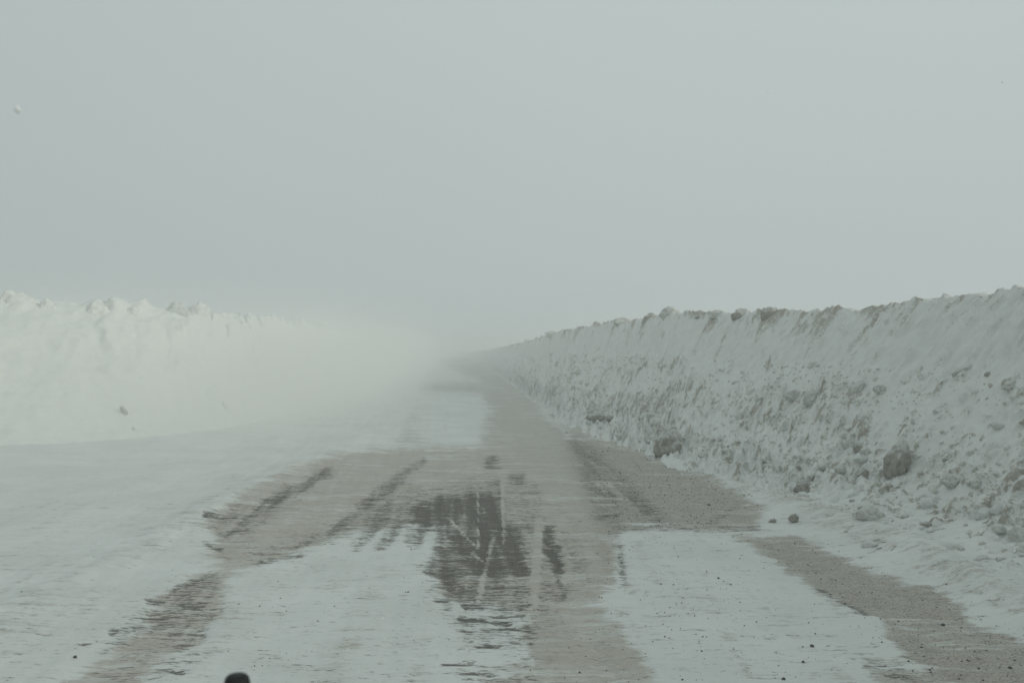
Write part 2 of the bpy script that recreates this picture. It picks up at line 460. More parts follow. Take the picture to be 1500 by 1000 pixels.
def road_z(x, y):
    i = np.clip(np.searchsorted(RYS, y), 0, len(RYS) - 1)
    j = np.clip(np.searchsorted(RTS, x - DRIFT * y), 0, len(RTS) - 1)
    return float(RZ[i, j])

# ---------------------------------------------------------------- snow banks
def smooth1(a, k):
    p = np.pad(a, (k, k), mode='edge')
    return np.convolve(p, np.hanning(2 * k + 3)[1:-1] / np.hanning(2 * k + 3)[1:-1].sum(), 'valid')

def bank_grid(ctrl, prof, res, nv, vmin, crest_amp, smooth_k):
    """ctrl: foot x,y, crest x,y, height. Returns base surface, metric coordinates and normals."""
    c = np.array(ctrl, float)
    mid = (c[:, :2] + c[:, 2:4]) / 2
    L = np.concatenate([[0], np.cumsum(np.hypot(*np.diff(mid, axis=0).T))])
    u = [0.0]
    while u[-1] < L[-1]:
        x = np.interp(u[-1], L, mid[:, 0]); y = np.interp(u[-1], L, mid[:, 1])
        ang_out = abs(math.atan2(x, max(y, .01))) > 0.62
        d = math.hypot(x, y)
        u.append(u[-1] + (0.10 if ang_out else max(vmin, d * res)))
    u = np.array(u)
    uu = np.arange(0, L[-1] + .05, .05)
    def ev(k):
        a = smooth1(np.interp(uu, L, c[:, k]), smooth_k)
        return np.interp(u, uu, a)
    fx, fy, cx, cy, h = [ev(k) for k in range(5)]
    return u, fx, fy, cx, cy, h

def add_bumps(U, V, H, D, ucoord, vcoord, bumps):
    for (bu, bv, r, asp, ang, ht, dr, fl) in bumps:
        R = r * asp * 1.15
        i0, i1 = np.searchsorted(ucoord, [bu - R, bu + R])
        j0, j1 = np.searchsorted(vcoord, [bv - R, bv + R])
        if i1 - i0 < 2 or j1 - j0 < 2: continue
        du = U[i0:i1, j0:j1] - bu
        dv = V[i0:i1, j0:j1] - bv
        ca, sa = math.cos(ang), math.sin(ang)
        a = (du * ca + dv * sa) / (r * asp); b = (-du * sa + dv * ca) / r
        q = (np.abs(a) ** 2.4 + np.abs(b) ** 2.4) ** (1 / 2.4)
        q = q * (1 + fl * 0.3 * noise(du / r * 1.7 + bu * 7, dv / r * 1.7 + bv * 5, 3))
        m = sstep(1.0, 0.55, q)
        tilt = 0.65 - 0.45 * b * math.copysign(1, ca)           # lower side steeper, upper side buried
        H[i0:i1, j0:j1] = np.maximum(H[i0:i1, j0:j1], 0) * (1 - 0.5 * m) + ht * m * tilt
        D[i0:i1, j0:j1] = D[i0:i1, j0:j1] * (1 - 0.6 * m) + dr * sstep(0, 0.6, m) * np.clip(0.62 - 0.75 * b * math.copysign(1, ca), 0, 1.2)  # dirt laid heavier on each bump's lower side, colour that adds to its shading

def build_bank(name, ctrl, side, mat, res, nv, make, smooth_k=20, vmin=0.018):
    u, fx, fy, cx, cy, h = bank_grid(ctrl, None, res, nv, vmin, 0, smooth_k)
    # profile parameter 0 foot .. 1 crest, then the far side
    a_f = np.linspace(-0.35 if side > 0 else -0.08, 1.0, nv)
    a_b = np.concatenate([np.linspace(1.02, 1.35, 14), np.array([1.5, 1.8, 2.2, 2.8, 3.5])])
    a = np.concatenate([a_f, a_b])
    U, A = np.meshgrid(u, a, indexing='ij')
    vm = a * 3.3                       # approximate metres up the slope
    V = np.meshgrid(u, vm, indexing='ij')[1]
    H2, D2, zf, crest = make(U, V, A, u, vm)
    w = np.hypot(cx - fx, cy - fy)
    nx, ny = (fx - cx) / w, (fy - cy) / w      # towards the road
    X = fx[:, None] + (cx - fx)[:, None] * A
    Y = fy[:, None] + (cy - fy)[:, None] * A
    Z = zf * h[:, None] + crest
    slope = np.gradient(Z, axis=1) / np.maximum(np.gradient(A, axis=1) * w[:, None], 1e-4)
    nl = np.sqrt(1 + slope ** 2)
    X = X + H2 * (slope / nl) * nx[:, None]
    Y = Y + H2 * (slope / nl) * ny[:, None]
    Z = Z + H2 / nl
    P = np.stack([X, Y, Z], -1)
    if side < 0: P = P[:, ::-1]; D2 = D2[:, ::-1]
    o = grid_mesh(name, P[::-1], mat, {'dirt': D2[::-1]})
    return o, P.reshape(-1, 3)

def right_make(U, V, A, u, vm):
    f = np.clip(A, -0.35, 1)
    # rubble slope, a soft bench, the ploughed upper face
    zf = np.interp(f, [-0.35, -0.2, -0.05, 0.08, 0.2, 0.38, 0.62, 0.72, 0.88, 0.96, 1.0], [-0.06, -0.008, 0.02, 0.05, 0.105, 0.245, 0.52, 0.64, 0.87, 0.965, 1.0])
    zf = np.where(A > 1, 1.0 - 0.06 * (A - 1) - 0.16 * np.clip(A - 1.1, 0, 9) ** 1.6, zf)
    zf = zf + 0.022 * fbm(U / 1.3, V / 1.3, 21, 3) * sstep(0, 0.3, A) + 0.05 * fbm(U / 0.8, V / 0.8, 25, 3) * sstep(-0.25, 0.0, A) * sstep(0.4, 0.1, A)
    dU = np.maximum(U - YOFF, 1.0)
    UW = np.where(dU < 11, dU, 11 * (1 + np.log(dU / 11)))      # rubble smears out along the bank farther off
    H = np.zeros_like(U); D = np.zeros_like(U)
    bumps = []
    uw = u[-1]
    n = 19000                # evenly spread as seen from the road: denser near, thinner far
    ds = 8.0 * np.exp(RNG.random(n) * math.log(130 / 8.0))
    us = ds + YOFF; vs = -0.7 + RNG.random(n) * 2.95
    for k in range(n):
        r = 0.019 * (1 - RNG.random()) ** -0.52
        r = min(r, 0.08) * (1 + max(0, ds[k] - 12) / 45)
        if vs[k] > 1.75 + 0.35 * math.sin(us[k] * 0.9) + 0.2 * math.sin(us[k] * 2.3) and RNG.random() < 0.8: continue
        if vs[k] < 0.0 and RNG.random() < 0.45: continue
        fade = 1 / (1 + max(0, ds[k] - 24) / 32)
        far = min(1.0, max(0.0, (ds[k] - 14) / 25))
        ang = RNG.normal(2.25, 0.35) * (1 - far) + math.pi * far
        bumps.append((us[k], vs[k], r, RNG.uniform(1.2, 2.4) + 2.4 * far, ang, r * fade * RNG.uniform(0.6, 1.3), (0.4 + 0.6 * fade) * RNG.choice([0.12, 0.50, 0.85], p=[.40, .40, .20]), RNG.uniform(0, 1)))
    bumps.sort(key=lambda b: b[2])
    add_bumps(U, V, H, D, u, vm, bumps)
    zone = sstep(-0.3, -0.1, A) * sstep(0.80, 0.60, A + 0.10 * fbm(UW / 1.6, V / 1.6, 67, 3))
    H = H * (0.15 + 0.85 * zone)
    # broad patches where the blown snow has buried the rubble
    bury = np.maximum(sstep(0.12, 0.55, fbm(UW / 1.1, V / 0.6, 61, 3)), 0.8 * sstep(0.25, -0.1, A) * sstep(-0.25, 0.35, fbm(UW / 0.9, V / 0.5, 63, 3)))
    H *= 1 - 0.75 * bury; D *= 1 - 0.85 * bury
    H += 0.022 * fbm(UW * 5, V * 5, 23, 4, 0.6) * (0.35 + 0.65 * zone)
    # slanting gouges of the blade on the upper face
    up = sstep(0.58, 0.74, A) * sstep(1.10, 1.0, A)
    S1 = (UW + V * 0.5); S2 = V
    g = fbm(S1 * 3.0, S2 * 0.8, 33, 4, 0.55)
    g2 = fbm(S1 * 8.0, S2 * 1.9, 37, 3, 0.6)
    gg = sstep(0.05, 0.55, g)
    H += up * (0.07 * g + 0.035 * g2 - 0.06 * gg)
    near_top = sstep(0.78, 0.98, A)
    D = np.maximum(D, up * (0.62 * sstep(0.18, 0.6, g) + 0.42 * sstep(0.15, 0.55, g2)) * (0.5 + 0.6 * near_top))
    # ragged lip
    lip = sstep(0.90, 1.0, A) * sstep(1.7, 1.1, A)
    c1 = fbm(UW[:, 0] / 0.55, u * 0 + 3.3, 41, 4, 0.62)
    c0 = fbm(u / 3.1, u * 0 + 1.3, 43, 2)
    crest = (0.06 * c1 + 0.05 * c0)[:, None] * lip + 0.045 * fbm(UW * 6, V * 4, 45, 4, 0.65) * lip
    D = np.maximum(D, lip * sstep(0.1, 0.6, c1 + 0.4 * noise(u * 7, u * 0, 5))[:, None] * 0.75 * sstep(1.2, 1.0, A))
    return H, D, zf, crest

# foot x, foot y, crest x, crest y, height
YOFF = 34.0
R_CTRL = [(7.4, -34, 10.2, -34, 2.75), (5.6, -6, 8.4, -6, 2.75), (5.3, 0, 8.1, 0, 2.75), (4.95, 6, 7.5, 7, 2.8), (4.62, 9, 7.05, 11.0, 2.83), (4.25, 11.6, 6.95, 13.5, 2.83), (3.95, 13.2, 6.35, 16.8, 2.69),
          (3.6, 15.2, 5.75, 22, 2.79), (2.95, 19, 4.8, 28, 2.96), (2.35, 24, 3.95, 38, 2.98), (1.5, 29, 2.9, 46, 2.86), (1.0, 40, 2.1, 57, 2.75),
          (0.2, 56, 0.6, 84, 2.35), (-2.2, 95, -3.0, 125, 1.6), (-7.5, 165, -8.5, 195, 1.0), (-17, 290, -17, 310, 0.8)]
rb, R_PTS = build_bank('snow_bank', R_CTRL, 1, M_RBANK, 0.0026, 230, right_make)
tag(rb, 'grey rubbly ploughed snow bank with a ragged gouged crest on the right of the road', 'snow bank', 'ploughed snow banks beside the road')

def left_make(U, V, A, u, vm):
    f = np.clip(A, -0.1, 1)
    zf = np.interp(f, [-0.1, 0, 0.15, 0.4, 0.7, 0.9, 1.0], [-0.1, -0.02, 0.09, 0.36, 0.75, 0.95, 1.0])
    zf = np.where(A > 1, 1.0 - 0.05 * (A - 1) - 0.15 * np.clip(A - 1.15, 0, 9) ** 1.6, zf)
    H = np.zeros_like(U); D = np.zeros_like(U)
    bumps = []
    for k in range(420):
        r = min(0.10 * (1 - RNG.random()) ** -0.5, 0.42)
        bumps.append((3 + RNG.random() * 75, 0.5 + RNG.random() * 2.9, r, RNG.uniform(1, 1.6), RNG.normal(1.8, 0.6), r * RNG.uniform(0.15, 0.4), RNG.choice([0.0, 0.12, 0.3]), 0.8))
    for k in range(90):
        r = RNG.uniform(0.15, 0.42)
        bumps.append((6 + RNG.random() * 45, 2.9 + RNG.random() * 0.5, r, RNG.uniform(1, 1.3), RNG.uniform(0, 3), r * RNG.uniform(0.2, 0.45), 0.1, 0.8))
    bumps.sort(key=lambda b: b[2])
    add_bumps(U, V, H, D, u, vm, bumps)
    H += 0.06 * fbm(U * 0.9, V * 0.9, 23, 4) + 0.02 * fbm(U * 4, V * 4, 29, 4)
    lip = sstep(0.85, 1.0, A) * sstep(1.9, 1.1, A)
    uw = np.where(u < 30, u, 30 + 12 * np.log(1 + np.maximum(u - 30, 0) / 12))
    c1 = fbm(uw / 1.4, u * 0 + 8.3, 51, 3, 0.5)
    crest = (0.12 * c1)[:, None] * lip + 0.03 * fbm(U * 2, V * 3, 53, 3) * lip
    return H, D, zf, crest

L_CTRL = [(-34, 6, -36, 11, 3.0), (-26, 11, -27, 16, 3.0), (-18, 14, -19, 19.5, 3.02), (-10.2, 17.9, -11.9, 23.5, 3.08), (-7.9, 19.5, -9.6, 25, 3.05), (-6.4, 22.8, -8.4, 28.5, 3.0),
          (-5.9, 32, -8.0, 35, 2.93), (-6.3, 45, -8.4, 47, 2.8), (-7.3, 62, -9.4, 65, 2.5), (-9, 90, -11.5, 93, 2.2), (-15, 180, -18, 183, 1.5), (-24, 290, -27, 290, 1.0)]
lb, L_PTS = build_bank('snow_bank', L_CTRL, -1, M_LBANK, 0.0032, 130, left_make, smooth_k=45, vmin=0.03)
tag(lb, 'bright white billowy snow bank fading into blown snow on the left', 'snow bank', 'ploughed snow banks beside the road')

def on_pts(P, px, py):
    """the nearest visible point of a bank seen at a photo pixel"""
    d = P[:, 1]
    ok = d > 4
    x = np.where(ok, 750 + P[:, 0] / np.maximum(d, 1) * FPX, -9e3)
    y = np.where(ok, HZ - (P[:, 2] - CAM_H) / np.maximum(d, 1) * FPX, -9e3)
    e = (x - px) ** 2 + (y - py) ** 2
    c = np.where(e < max(9.0, e.min() * 1.5))[0]
    return Vector(P[c[np.argmin(d[c])]])

# ---------------------------------------------------------------- lumps
def rock_mesh(name, seed, mat, cuts=9, rough=0.13, sub=4, deep=0.72):
    import bmesh
    r = random.Random(seed)
    bm = bmesh.new()
    bmesh.ops.create_icosphere(bm, subdivisions=sub, radius=1)
    pl = []
    for _ in range(cuts):
        v = Vector((r.gauss(0, 1), r.gauss(0, 1), r.gauss(0, 1))).normalized()
        pl.append((v, r.uniform(deep, 0.95)))
    from mathutils import noise as mn
    off = Vector((r.random() * 50, r.random() * 50, r.random() * 50))
    for v in bm.verts:
        p = v.co.copy()
        for nn, dd in pl:
            k = p.dot(nn)
            if k > dd: p -= nn * (k - dd) * 0.93
        tp = 1 - 0.22 * p.z
        p.x *= tp; p.y *= tp
        f = mn.fractal(p * 1.6 + off, 0.7, 2.1, 4) * rough + mn.fractal(p * 4.5 + off, 0.6, 2.0, 4) * rough * 0.45
        v.co = p * (1 + f)
    me = bpy.data.meshes.new(name)
    bm.to_mesh(me); bm.free()
    for p in me.polygons: p.use_smooth = True
    me.materials.append(mat)
    return me

def place_lump(name, me, loc, size, rot, label, cat, group=None):
    o = bpy.data.objects.new(name, me)
    o.location = loc; o.scale = size; o.rotation_euler = rot
    COL.objects.link(o)
    return tag(o, label, cat, group)

def lump(px, py, w, h, mat, label, seed, surf='R', sink=0.18, tilt=0.0, group='loose lumps of ploughed snow', cuts=9, depth=None, name='snow_lump', cat='snow lump', rough=0.22):
    if surf == 'G':
        x, y = gp(px, py + h * 0.45)
        p = Vector((x, y, road_z(x, y)))
        d = y
        H = h / FPX * d
        loc = (x, y + 0.3 * H, p.z + H * (0.5 - sink))
    else:
        p = on_pts(R_PTS if surf == 'R' else L_PTS, px, py)
        d = p.y
        H = h / FPX * d
        if py < 490:        # set into the lip of the bank, only the upper part shows
            loc = p + Vector((0.10 if surf == 'R' else -0.05, 0.12 if surf == 'R' else 0.30, 0.0)) + Vector((0, 0, 0.12 * H))
        else:
            loc = p + Vector((-0.06 if surf == 'R' else 0.06, -0.1, 0.03)).normalized() * H * (0.30 - sink)
    Wd = w / FPX * d
    me = rock_mesh(name, seed, mat, cuts, rough)
    return place_lump(name, me, loc, (Wd * 0.62, (depth or 0.5) * (Wd + H) * 0.5, H * 0.64), (0.1, tilt, 0.3), label, cat, group)

LUMPS = [
    (980, 656, 34, 31, M_DIRTY, 'round dirty brown-grey snow boulder sitting where the right bank meets the gravel', 'G', 0.05, 0.0),
    (1318, 676, 27, 46, M_DIRTY, 'tall dark brown boulder of dirty snow, largest lump on the right slope', 'R', -0.12, 0.35),
    (1175, 715, 20, 19, M_DIRTY, 'small squarish brown-grey lump alone on the smooth apron below the right slope', 'R', 0.0, 0.0),
    (1163, 761, 13, 12, M_DIRTY, 'small dark round clod beside the tip of the upper gravel patch', 'G', 0.0, 0.0),
    (958, 643, 16, 13, M_GREY, 'light grey block just left of the round dirty boulder', 'R', 0.1, 0.2),
    (990, 640, 20, 18, M_GREY, 'pale slab of snow resting behind the round dirty boulder', 'R', 0.12, 0.2),
    (1398, 810, 46, 27, M_GREY, 'wide pale grey peaked lump poking out of smooth snow at the slope foot', 'R', 0.02, 0.1),
    (1442, 818, 26, 12, M_GREY, 'low curved slab of snow right of the wide pale peaked lump', 'R', 0.05, 0.1),
    (1273, 752, 34, 22, M_GREY, 'light rounded wedge of snow with a shaded lower edge at the slope foot', 'R', 0.05, 0.35),
    (1265, 691, 20, 11, M_DIRTY, 'small flat dark clod left of the tall dark boulder', 'R', 0.0, 0.0),
    (1232, 685, 17, 11, M_GREY, 'small grey lump second to the left of the tall dark boulder', 'R', 0.05, 0.0),
    (1207, 684, 15, 9, M_GREY, 'small grey lump third to the left of the tall dark boulder', 'R', 0.05, 0.0),
    (1241, 650, 18, 14, M_GREY, 'rounded grey lump, left one of a touching pair above the middle slope', 'R', 0.08, 0.3),
    (1258, 653, 18, 12, M_DIRTY, 'dark brown lump, right one of a touching pair on the middle slope', 'R', 0.05, -0.4),
    (1268, 661, 16, 14, M_GREY, 'small tilted grey slab just below the touching pair of lumps', 'R', 0.08, -0.5),
    (1360, 738, 22, 16, M_PALE, 'pale three-cornered lump below and right of the tall dark boulder', 'R', 0.02, 0.2),
    (1393, 703, 26, 16, M_GREY, 'pale arched lump with a dark underside right of the tall dark boulder', 'R', 0.08, 0.3),
    (1430, 706, 14, 14, M_GREY, 'small upright grey lump near the right slope edge', 'R', 0.05, 0.1),
    (1492, 785, 22, 28, M_GREY, 'tilted grey lump cut by the right edge of the photo', 'R', 0.0, -0.5),
    (1318, 806, 34, 17, M_PALE, 'pale brownish ledge lump with a dark left end above the snow drift', 'R', 0.1, 0.1),
    (1298, 790, 20, 12, M_GREY, 'small brown-topped lump just above the pale ledge lump', 'R', 0.05, -0.2),
    (1442, 752, 26, 14, M_PALE, 'pale rounded lump low on the slope near the right edge', 'R', 0.08, -0.1),
    (1462, 745, 20, 12, M_PALE, 'smaller pale lump touching the rounded one near the right edge', 'R', 0.08, -0.1),
    (876, 609, 24, 10, M_DIRTY, 'flat dark brown clod at the far foot of the right bank', 'R', 0.0, 0.0),
    (868, 600, 14, 9, M_GREY, 'small grey clod just above the flat dark one at the far foot', 'R', 0.0, 0.0),
    (893, 612, 12, 8, M_DIRTY, 'tiny dark clod right of the flat dark one at the far foot', 'R', 0.0, 0.0),
    (1029, 665, 13, 8, M_GREY, 'small clod of snow right of the round dirty boulder', 'R', 0.0, 0.0),
    (935, 641, 9, 6, M_DIRTY, 'tiny dark clod left of the light grey block', 'G', 0.0, 0.0),
    (1132, 763, 10, 5, M_DIRTY, 'tiny flat clod left of the dark round one by the gravel patch', 'G', 0.0, 0.0),
    (1386, 671, 9, 6, M_DIRTY, 'tiny dark clod high to the right of the tall dark boulder', 'R', 0.0, 0.0),
    (1163, 580, 26, 18, M_GREY, 'large rounded grey lump high on the middle of the right slope', 'R', 0.1, 0.5),
    (1186, 583, 22, 16, M_GREY, 'grey lump right of the large rounded one high on the slope', 'R', 0.1, -0.5),
    (1291, 570, 20, 14, M_GREY, 'brownish lump just under the smooth upper face of the right bank', 'R', 0.1, 0.5),
    (1257, 567, 14, 22, M_GREY, 'leaning brown-grey lump just under the smooth upper face', 'R', 0.1, 0.7),
    (1478, 565, 20, 11, M_GREY, 'grey lump with dark left end under the upper face by the right edge', 'R', 0.1, -0.3),
    (1081, 463, 26, 17, M_DIRTY, 'dark peaked clod on the crest of the right bank, left of the largest one', 'R', 0.0, 0.1),
    (1123, 463, 25, 24, M_DIRTY, 'largest dark block standing on the crest of the right bank', 'R', 0.0, -0.2),
    (976, 459, 26, 16, M_GREY, 'grey clod with dark top on the far crest of the right bank', 'R', 0.0, 0.0),
    (944, 469, 13, 18, M_DIRTY, 'narrow dark clod leaning in the far crest of the right bank', 'R', 0.05, 0.4),
    (1048, 461, 24, 12, M_GREY, 'low grey clod on the crest left of the dark peaked one', 'R', 0.0, 0.0),
    (908, 470, 24, 11, M_GREY, 'pale grey crag where the far crest of the right bank steps down', 'R', 0.0, 0.0),
    (806, 487, 18, 8, M_PALE, 'farthest pale clod on the crest of the right bank', 'R', 0.0, 0.0),
    (1022, 464, 20, 7, M_DIRTY, 'thin dark sliver along the crest between two grey clods', 'R', 0.05, 0.0),
]
for i, (px, py, w, h, mat, lab, sf, sink, tilt) in enumerate(LUMPS):
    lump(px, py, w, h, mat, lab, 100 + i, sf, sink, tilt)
LEFT = [
    (14, 446, 46, 30, M_WHITE, 'broad white mound on the left crest at the photo edge'),
    (62, 455, 26, 22, M_WHITE, 'white rounded lump on the left crest beside the broad edge mound'),
    (138, 461, 30, 28, M_WHITE, 'tall white block on the left crest between two dark notches'),
    (192, 462, 20, 20, M_WHITE, 'small pointed white lump on the left crest'),
    (257, 456, 26, 20, M_PALE, 'greyish hazy lump behind the left crest'),
    (290, 458, 24, 24, M_WHITE, 'bright white knob on the left crest right of the greyish lump'),
    (96, 455, 9, 5, M_DIRTY, 'thin dark lump standing in for the notch in the left crest, left of the tall block'),  # this and the next: dark lumps placed where the crest has notches
    (163, 460, 10, 5, M_DIRTY, 'thin dark lump standing in for the notch in the left crest, right of the tall block'),
    (180, 600, 6, 13, M_DIRTY, 'dark leaning lump standing in for a shaded crevice low on the white left bank'),  # dirt-coloured lump stands in for the shade inside a crevice
    (196, 626, 3.5, 6, M_GREY, 'tiny grey clod below the dark crevice lump on the left bank'),
    (329, 592, 3, 12, M_GREY, 'thin grey clod on the left bank face where it turns along the road'),
]
for i, (px, py, w, h, mat, lab) in enumerate(LEFT):
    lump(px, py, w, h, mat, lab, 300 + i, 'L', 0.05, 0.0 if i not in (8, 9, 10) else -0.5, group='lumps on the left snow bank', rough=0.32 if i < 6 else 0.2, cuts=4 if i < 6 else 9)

# small look-alike lumps half buried in the right slope
protos = [rock_mesh('snow_chunk', 500 + k, (M_GREY, M_PALE, M_PALE, M_GREY, M_DIRTY, M_PALE)[k % 6] if k != 10 else M_PALE, 8, 0.30, 3) for k in range(12)]
base = None
dpt = np.maximum(R_PTS[:, 1], 1)
cpx = 750 + R_PTS[:, 0] / dpt * FPX
cpy = HZ - (R_PTS[:, 2] - CAM_H) / dpt * FPX
okc = np.where((R_PTS[:, 1] > 7) & (R_PTS[:, 1] < 55) & (cpx < 1510) & (cpx > 800) & (R_PTS[:, 2] < 1.7) & (R_PTS[:, 2] > 0.12))[0]
pick = []
tries = RNG.choice(okc, 12000, replace=False)
dens = fbm(cpx[tries] / 70, cpy[tries] / 45, 77, 3)
for t, dn in zip(tries, dens):
    if dn < RNG.uniform(-0.35, 0.5): continue
    if all(abs(cpx[t] - q[0]) > 7 or abs(cpy[t] - q[1]) > 6 for q in pick):
        pick.append((cpx[t], cpy[t], *R_PTS[t]))
    if len(pick) >= 180: break
for k in range(38):        # strewn over the apron at the foot of the bank
    yy = 8.5 * math.exp(rnd.random() * math.log(3.6))
    xx = np.interp(yy, [8, 9, 11.6, 13.2, 15.2, 19, 24, 29, 40], [4.7, 4.62, 4.25, 3.95, 3.6, 2.95, 2.35, 1.5, 1.0]) - abs(rnd.gauss(0, 0.38)) + 0.08
    z = road_z(xx, yy)
    pick.append((750 + xx / yy * FPX, HZ - (z - CAM_H) / yy * FPX, xx, yy, z))
def chunk_label(mat, x, y, apron):
    tone = 'dark dirty' if mat is M_DIRTY else ('grey' if mat is M_GREY else 'pale')
    if apron: band = 'on smooth snow below the right bank'
    else:
        fr = (y - (508 + 0.30 * (x - 640))) / 100
        band = 'high in the right bank rubble' if fr < 0.15 else ('halfway up the right bank rubble' if fr < 0.75 else 'low in the right bank rubble')
    part = 'at its far end' if x < 1000 else ('in its middle part' if x < 1250 else 'near the right photo edge')
    return 'small %s lump %s, %s' % (tone, band, part)
for q, (ax, ay, x, y, z) in enumerate(pick):
    apron = q >= len(pick) - 38
    s = min(0.018 * (1 - rnd.random()) ** -0.55, 0.075) * (1 + y / 60)
    me = rnd.choice(protos)
    if base is None:
        base = bpy.data.objects.new('snow_chunk', me)
        o = base
    else:
        o = base.copy()
        o.data = me
    tag(o, chunk_label(me.materials[0], ax, ay, apron), 'snow chunk', 'small chunks in the rubble slope')
    o.location = (x + (0.0 if apron else 0.25 * s), y, z + (0.2 * s if apron else 0))
    o.scale = (s * rnd.uniform(.8, 1.5), s * rnd.uniform(1, 1.7), s * rnd.uniform(.6, .95))
    o.rotation_euler = (rnd.uniform(-.4, .4), rnd.uniform(-.9, -.2) if not apron else rnd.uniform(-.3, .3), rnd.uniform(0, 6))
    COL.objects.link(o)

def crumbs():
    t = (1 + 5 ** 0.5) / 2
    bv = np.array([(-1, t, 0), (1, t, 0), (-1, -t, 0), (1, -t, 0), (0, -1, t), (0, 1, t), (0, -1, -t), (0, 1, -t), (t, 0, -1), (t, 0, 1), (-t, 0, -1), (-t, 0, 1)]) / 1.9
    bf = np.array([(0, 11, 5), (0, 5, 1), (0, 1, 7), (0, 7, 10), (0, 10, 11), (1, 5, 9), (5, 11, 4), (11, 10, 2), (10, 7, 6), (7, 1, 8), (3, 9, 4), (3, 4, 2), (3, 2, 6), (3, 6, 8), (3, 8, 9), (4, 9, 5), (2, 4, 11), (6, 2, 10), (8, 6, 7), (9, 8, 1)])
    pts = []
    dn = fbm(cpx[okc] / 60, cpy[okc] / 40, 177, 3)
    sel = RNG.choice(okc[dn > -0.05], 2300, replace=False)
    for i in sel:
        pts.append((*R_PTS[i], min(0.009 * (1 - rnd.random()) ** -0.45, 0.03) * (1 + R_PTS[i][1] / 40)))
    for k in range(1300):
        yy = 7.5 * math.exp(rnd.random() * math.log(5.5))
        xx = np.interp(yy, [8, 9, 11.6, 13.2, 15.2, 19, 24, 29, 40], [4.7, 4.62, 4.25, 3.95, 3.6, 2.95, 2.35, 1.5, 1.0]) - abs(rnd.gauss(0, 0.42)) + 0.1
        if noise(np.array([xx * 1.3]), np.array([yy * 1.3]), 4)[0] < 0.12: continue
        pts.append((xx, yy, road_z(xx, yy), min(0.007 * (1 - rnd.random()) ** -0.5, 0.028) * (1 + yy / 40)))
    P = np.array(pts); n = len(P)
    V = bv[None] * RNG.uniform(0.6, 1.3, (n, 12, 3)) * P[:, 3][:, None, None] * RNG.uniform(0.7, 1.4, (n, 1, 3)) + P[:, :3][:, None]
    F = (bf[None] + (np.arange(n) * 12)[:, None, None]).reshape(-1, 3)
    me = bpy.data.meshes.new('snow_crumbs')
    me.from_pydata(V.reshape(-1, 3).tolist(), [], F.tolist()); me.validate()
    me.polygons.foreach_set('use_smooth', np.full(len(me.polygons), True))
    me.materials.append(M_CRUMB)
    o = bpy.data.objects.new('snow_crumbs', me); COL.objects.link(o)
    tag(o, 'countless crumbs of dirty snow littering the right bank and its foot', 'snow crumbs', kind='stuff')
cr = Nodes('crumbs')
cr.color(cr.mix(cr.ramp(cr.noise(9, 4, 0.7), 0.42, 0.6), (0.70, 0.71, 0.68, 1), (0.50, 0.485, 0.44, 1)))
M_CRUMB = cr.m
crumbs()

# ---------------------------------------------------------------- stones and grit on the road
st_me = [rock_mesh('stone', 700 + k, M_STONE, 10, 0.12, 2) for k in range(5)]
BIGS = [(1189, 946, 5, 'dark pebble, upper one of three in a row on the clean snow strip'),
        (1176, 967, 4.5, 'dark flat pebble, middle one of three in a row on the clean snow strip'),
        (1147, 993, 5, 'dark pebble, lowest one of three by the bottom edge of the photo'),
        (1380, 913, 5, 'dark pebble lying in the middle of the lower slush patch'),
        (1478, 974, 5, 'dark pebble in the slush at the bottom right corner'),
        (111, 966, 5, 'dark pebble on the white snow left of the lower left slush'),
        (1289, 908, 3, 'small dark pebble at the left rim of the lower slush patch'),
        (1349, 945, 3.2, 'small dark pebble at the lower rim of the slush patch'),
        (598, 869, 2.6, 'single dark speck of stone left of the bare asphalt'),
        (1052, 849, 3, 'dark pebble, left one of a pair on the clean snow right of the centre track'),
        (1070, 857, 2.6, 'dark pebble, right one of a pair on the clean snow right of the centre track'),
        (849, 984, 3.2, 'dark pebble in the beige track at the bottom of the photo'),
        (1038, 738, 3.6, 'dark pebble on the upper gravel patch')]
for i, (px, py, w, lab) in enumerate(BIGS):
    x, y = gp(px, py)
    s = w / FPX * y * 0.6
    place_lump('stone', st_me[i % 5], (x, y, road_z(x, y) + s * 0.35), (s * 1.15, s, s * 0.8), (0.2, 0.3, i), lab, 'stone', 'pebbles lying on the road')
sbase = None
for k in range(150):
    if k < 95: px, py = rnd.gauss(1000, 170), rnd.uniform(770, 998)
    else: px, py = rnd.uniform(330, 900), rnd.uniform(790, 998)
    if px < 180 or px > 1490 or py > 998: continue
    x, y = gp(px, py)
    s = rnd.uniform(0.9, 2.0) / FPX * y * 0.6
    if sbase is None:
        sbase = bpy.data.objects.new('stone', st_me[0]); o = sbase
    else:
        o = sbase.copy(); o.data = rnd.choice(st_me)
    where = ('on the slush right of the clean snow strip' if px > 1230 else 'on the clean strip right of the centre track' if px > 930 else
             'on the beige centre track' if px > 770 else 'on the white snow left of the centre track')
    tag(o, 'tiny dark pebble %s, %s' % (where, 'by the photo bottom' if py > 900 else 'farther up the road'), 'stone', 'tiny scattered pebbles')
    o.location = (x, y, road_z(x, y) + s * 0.3); o.scale = (s * 1.2, s, s * .7); o.rotation_euler = (0, 0, rnd.uniform(0, 6))
    COL.objects.link(o)

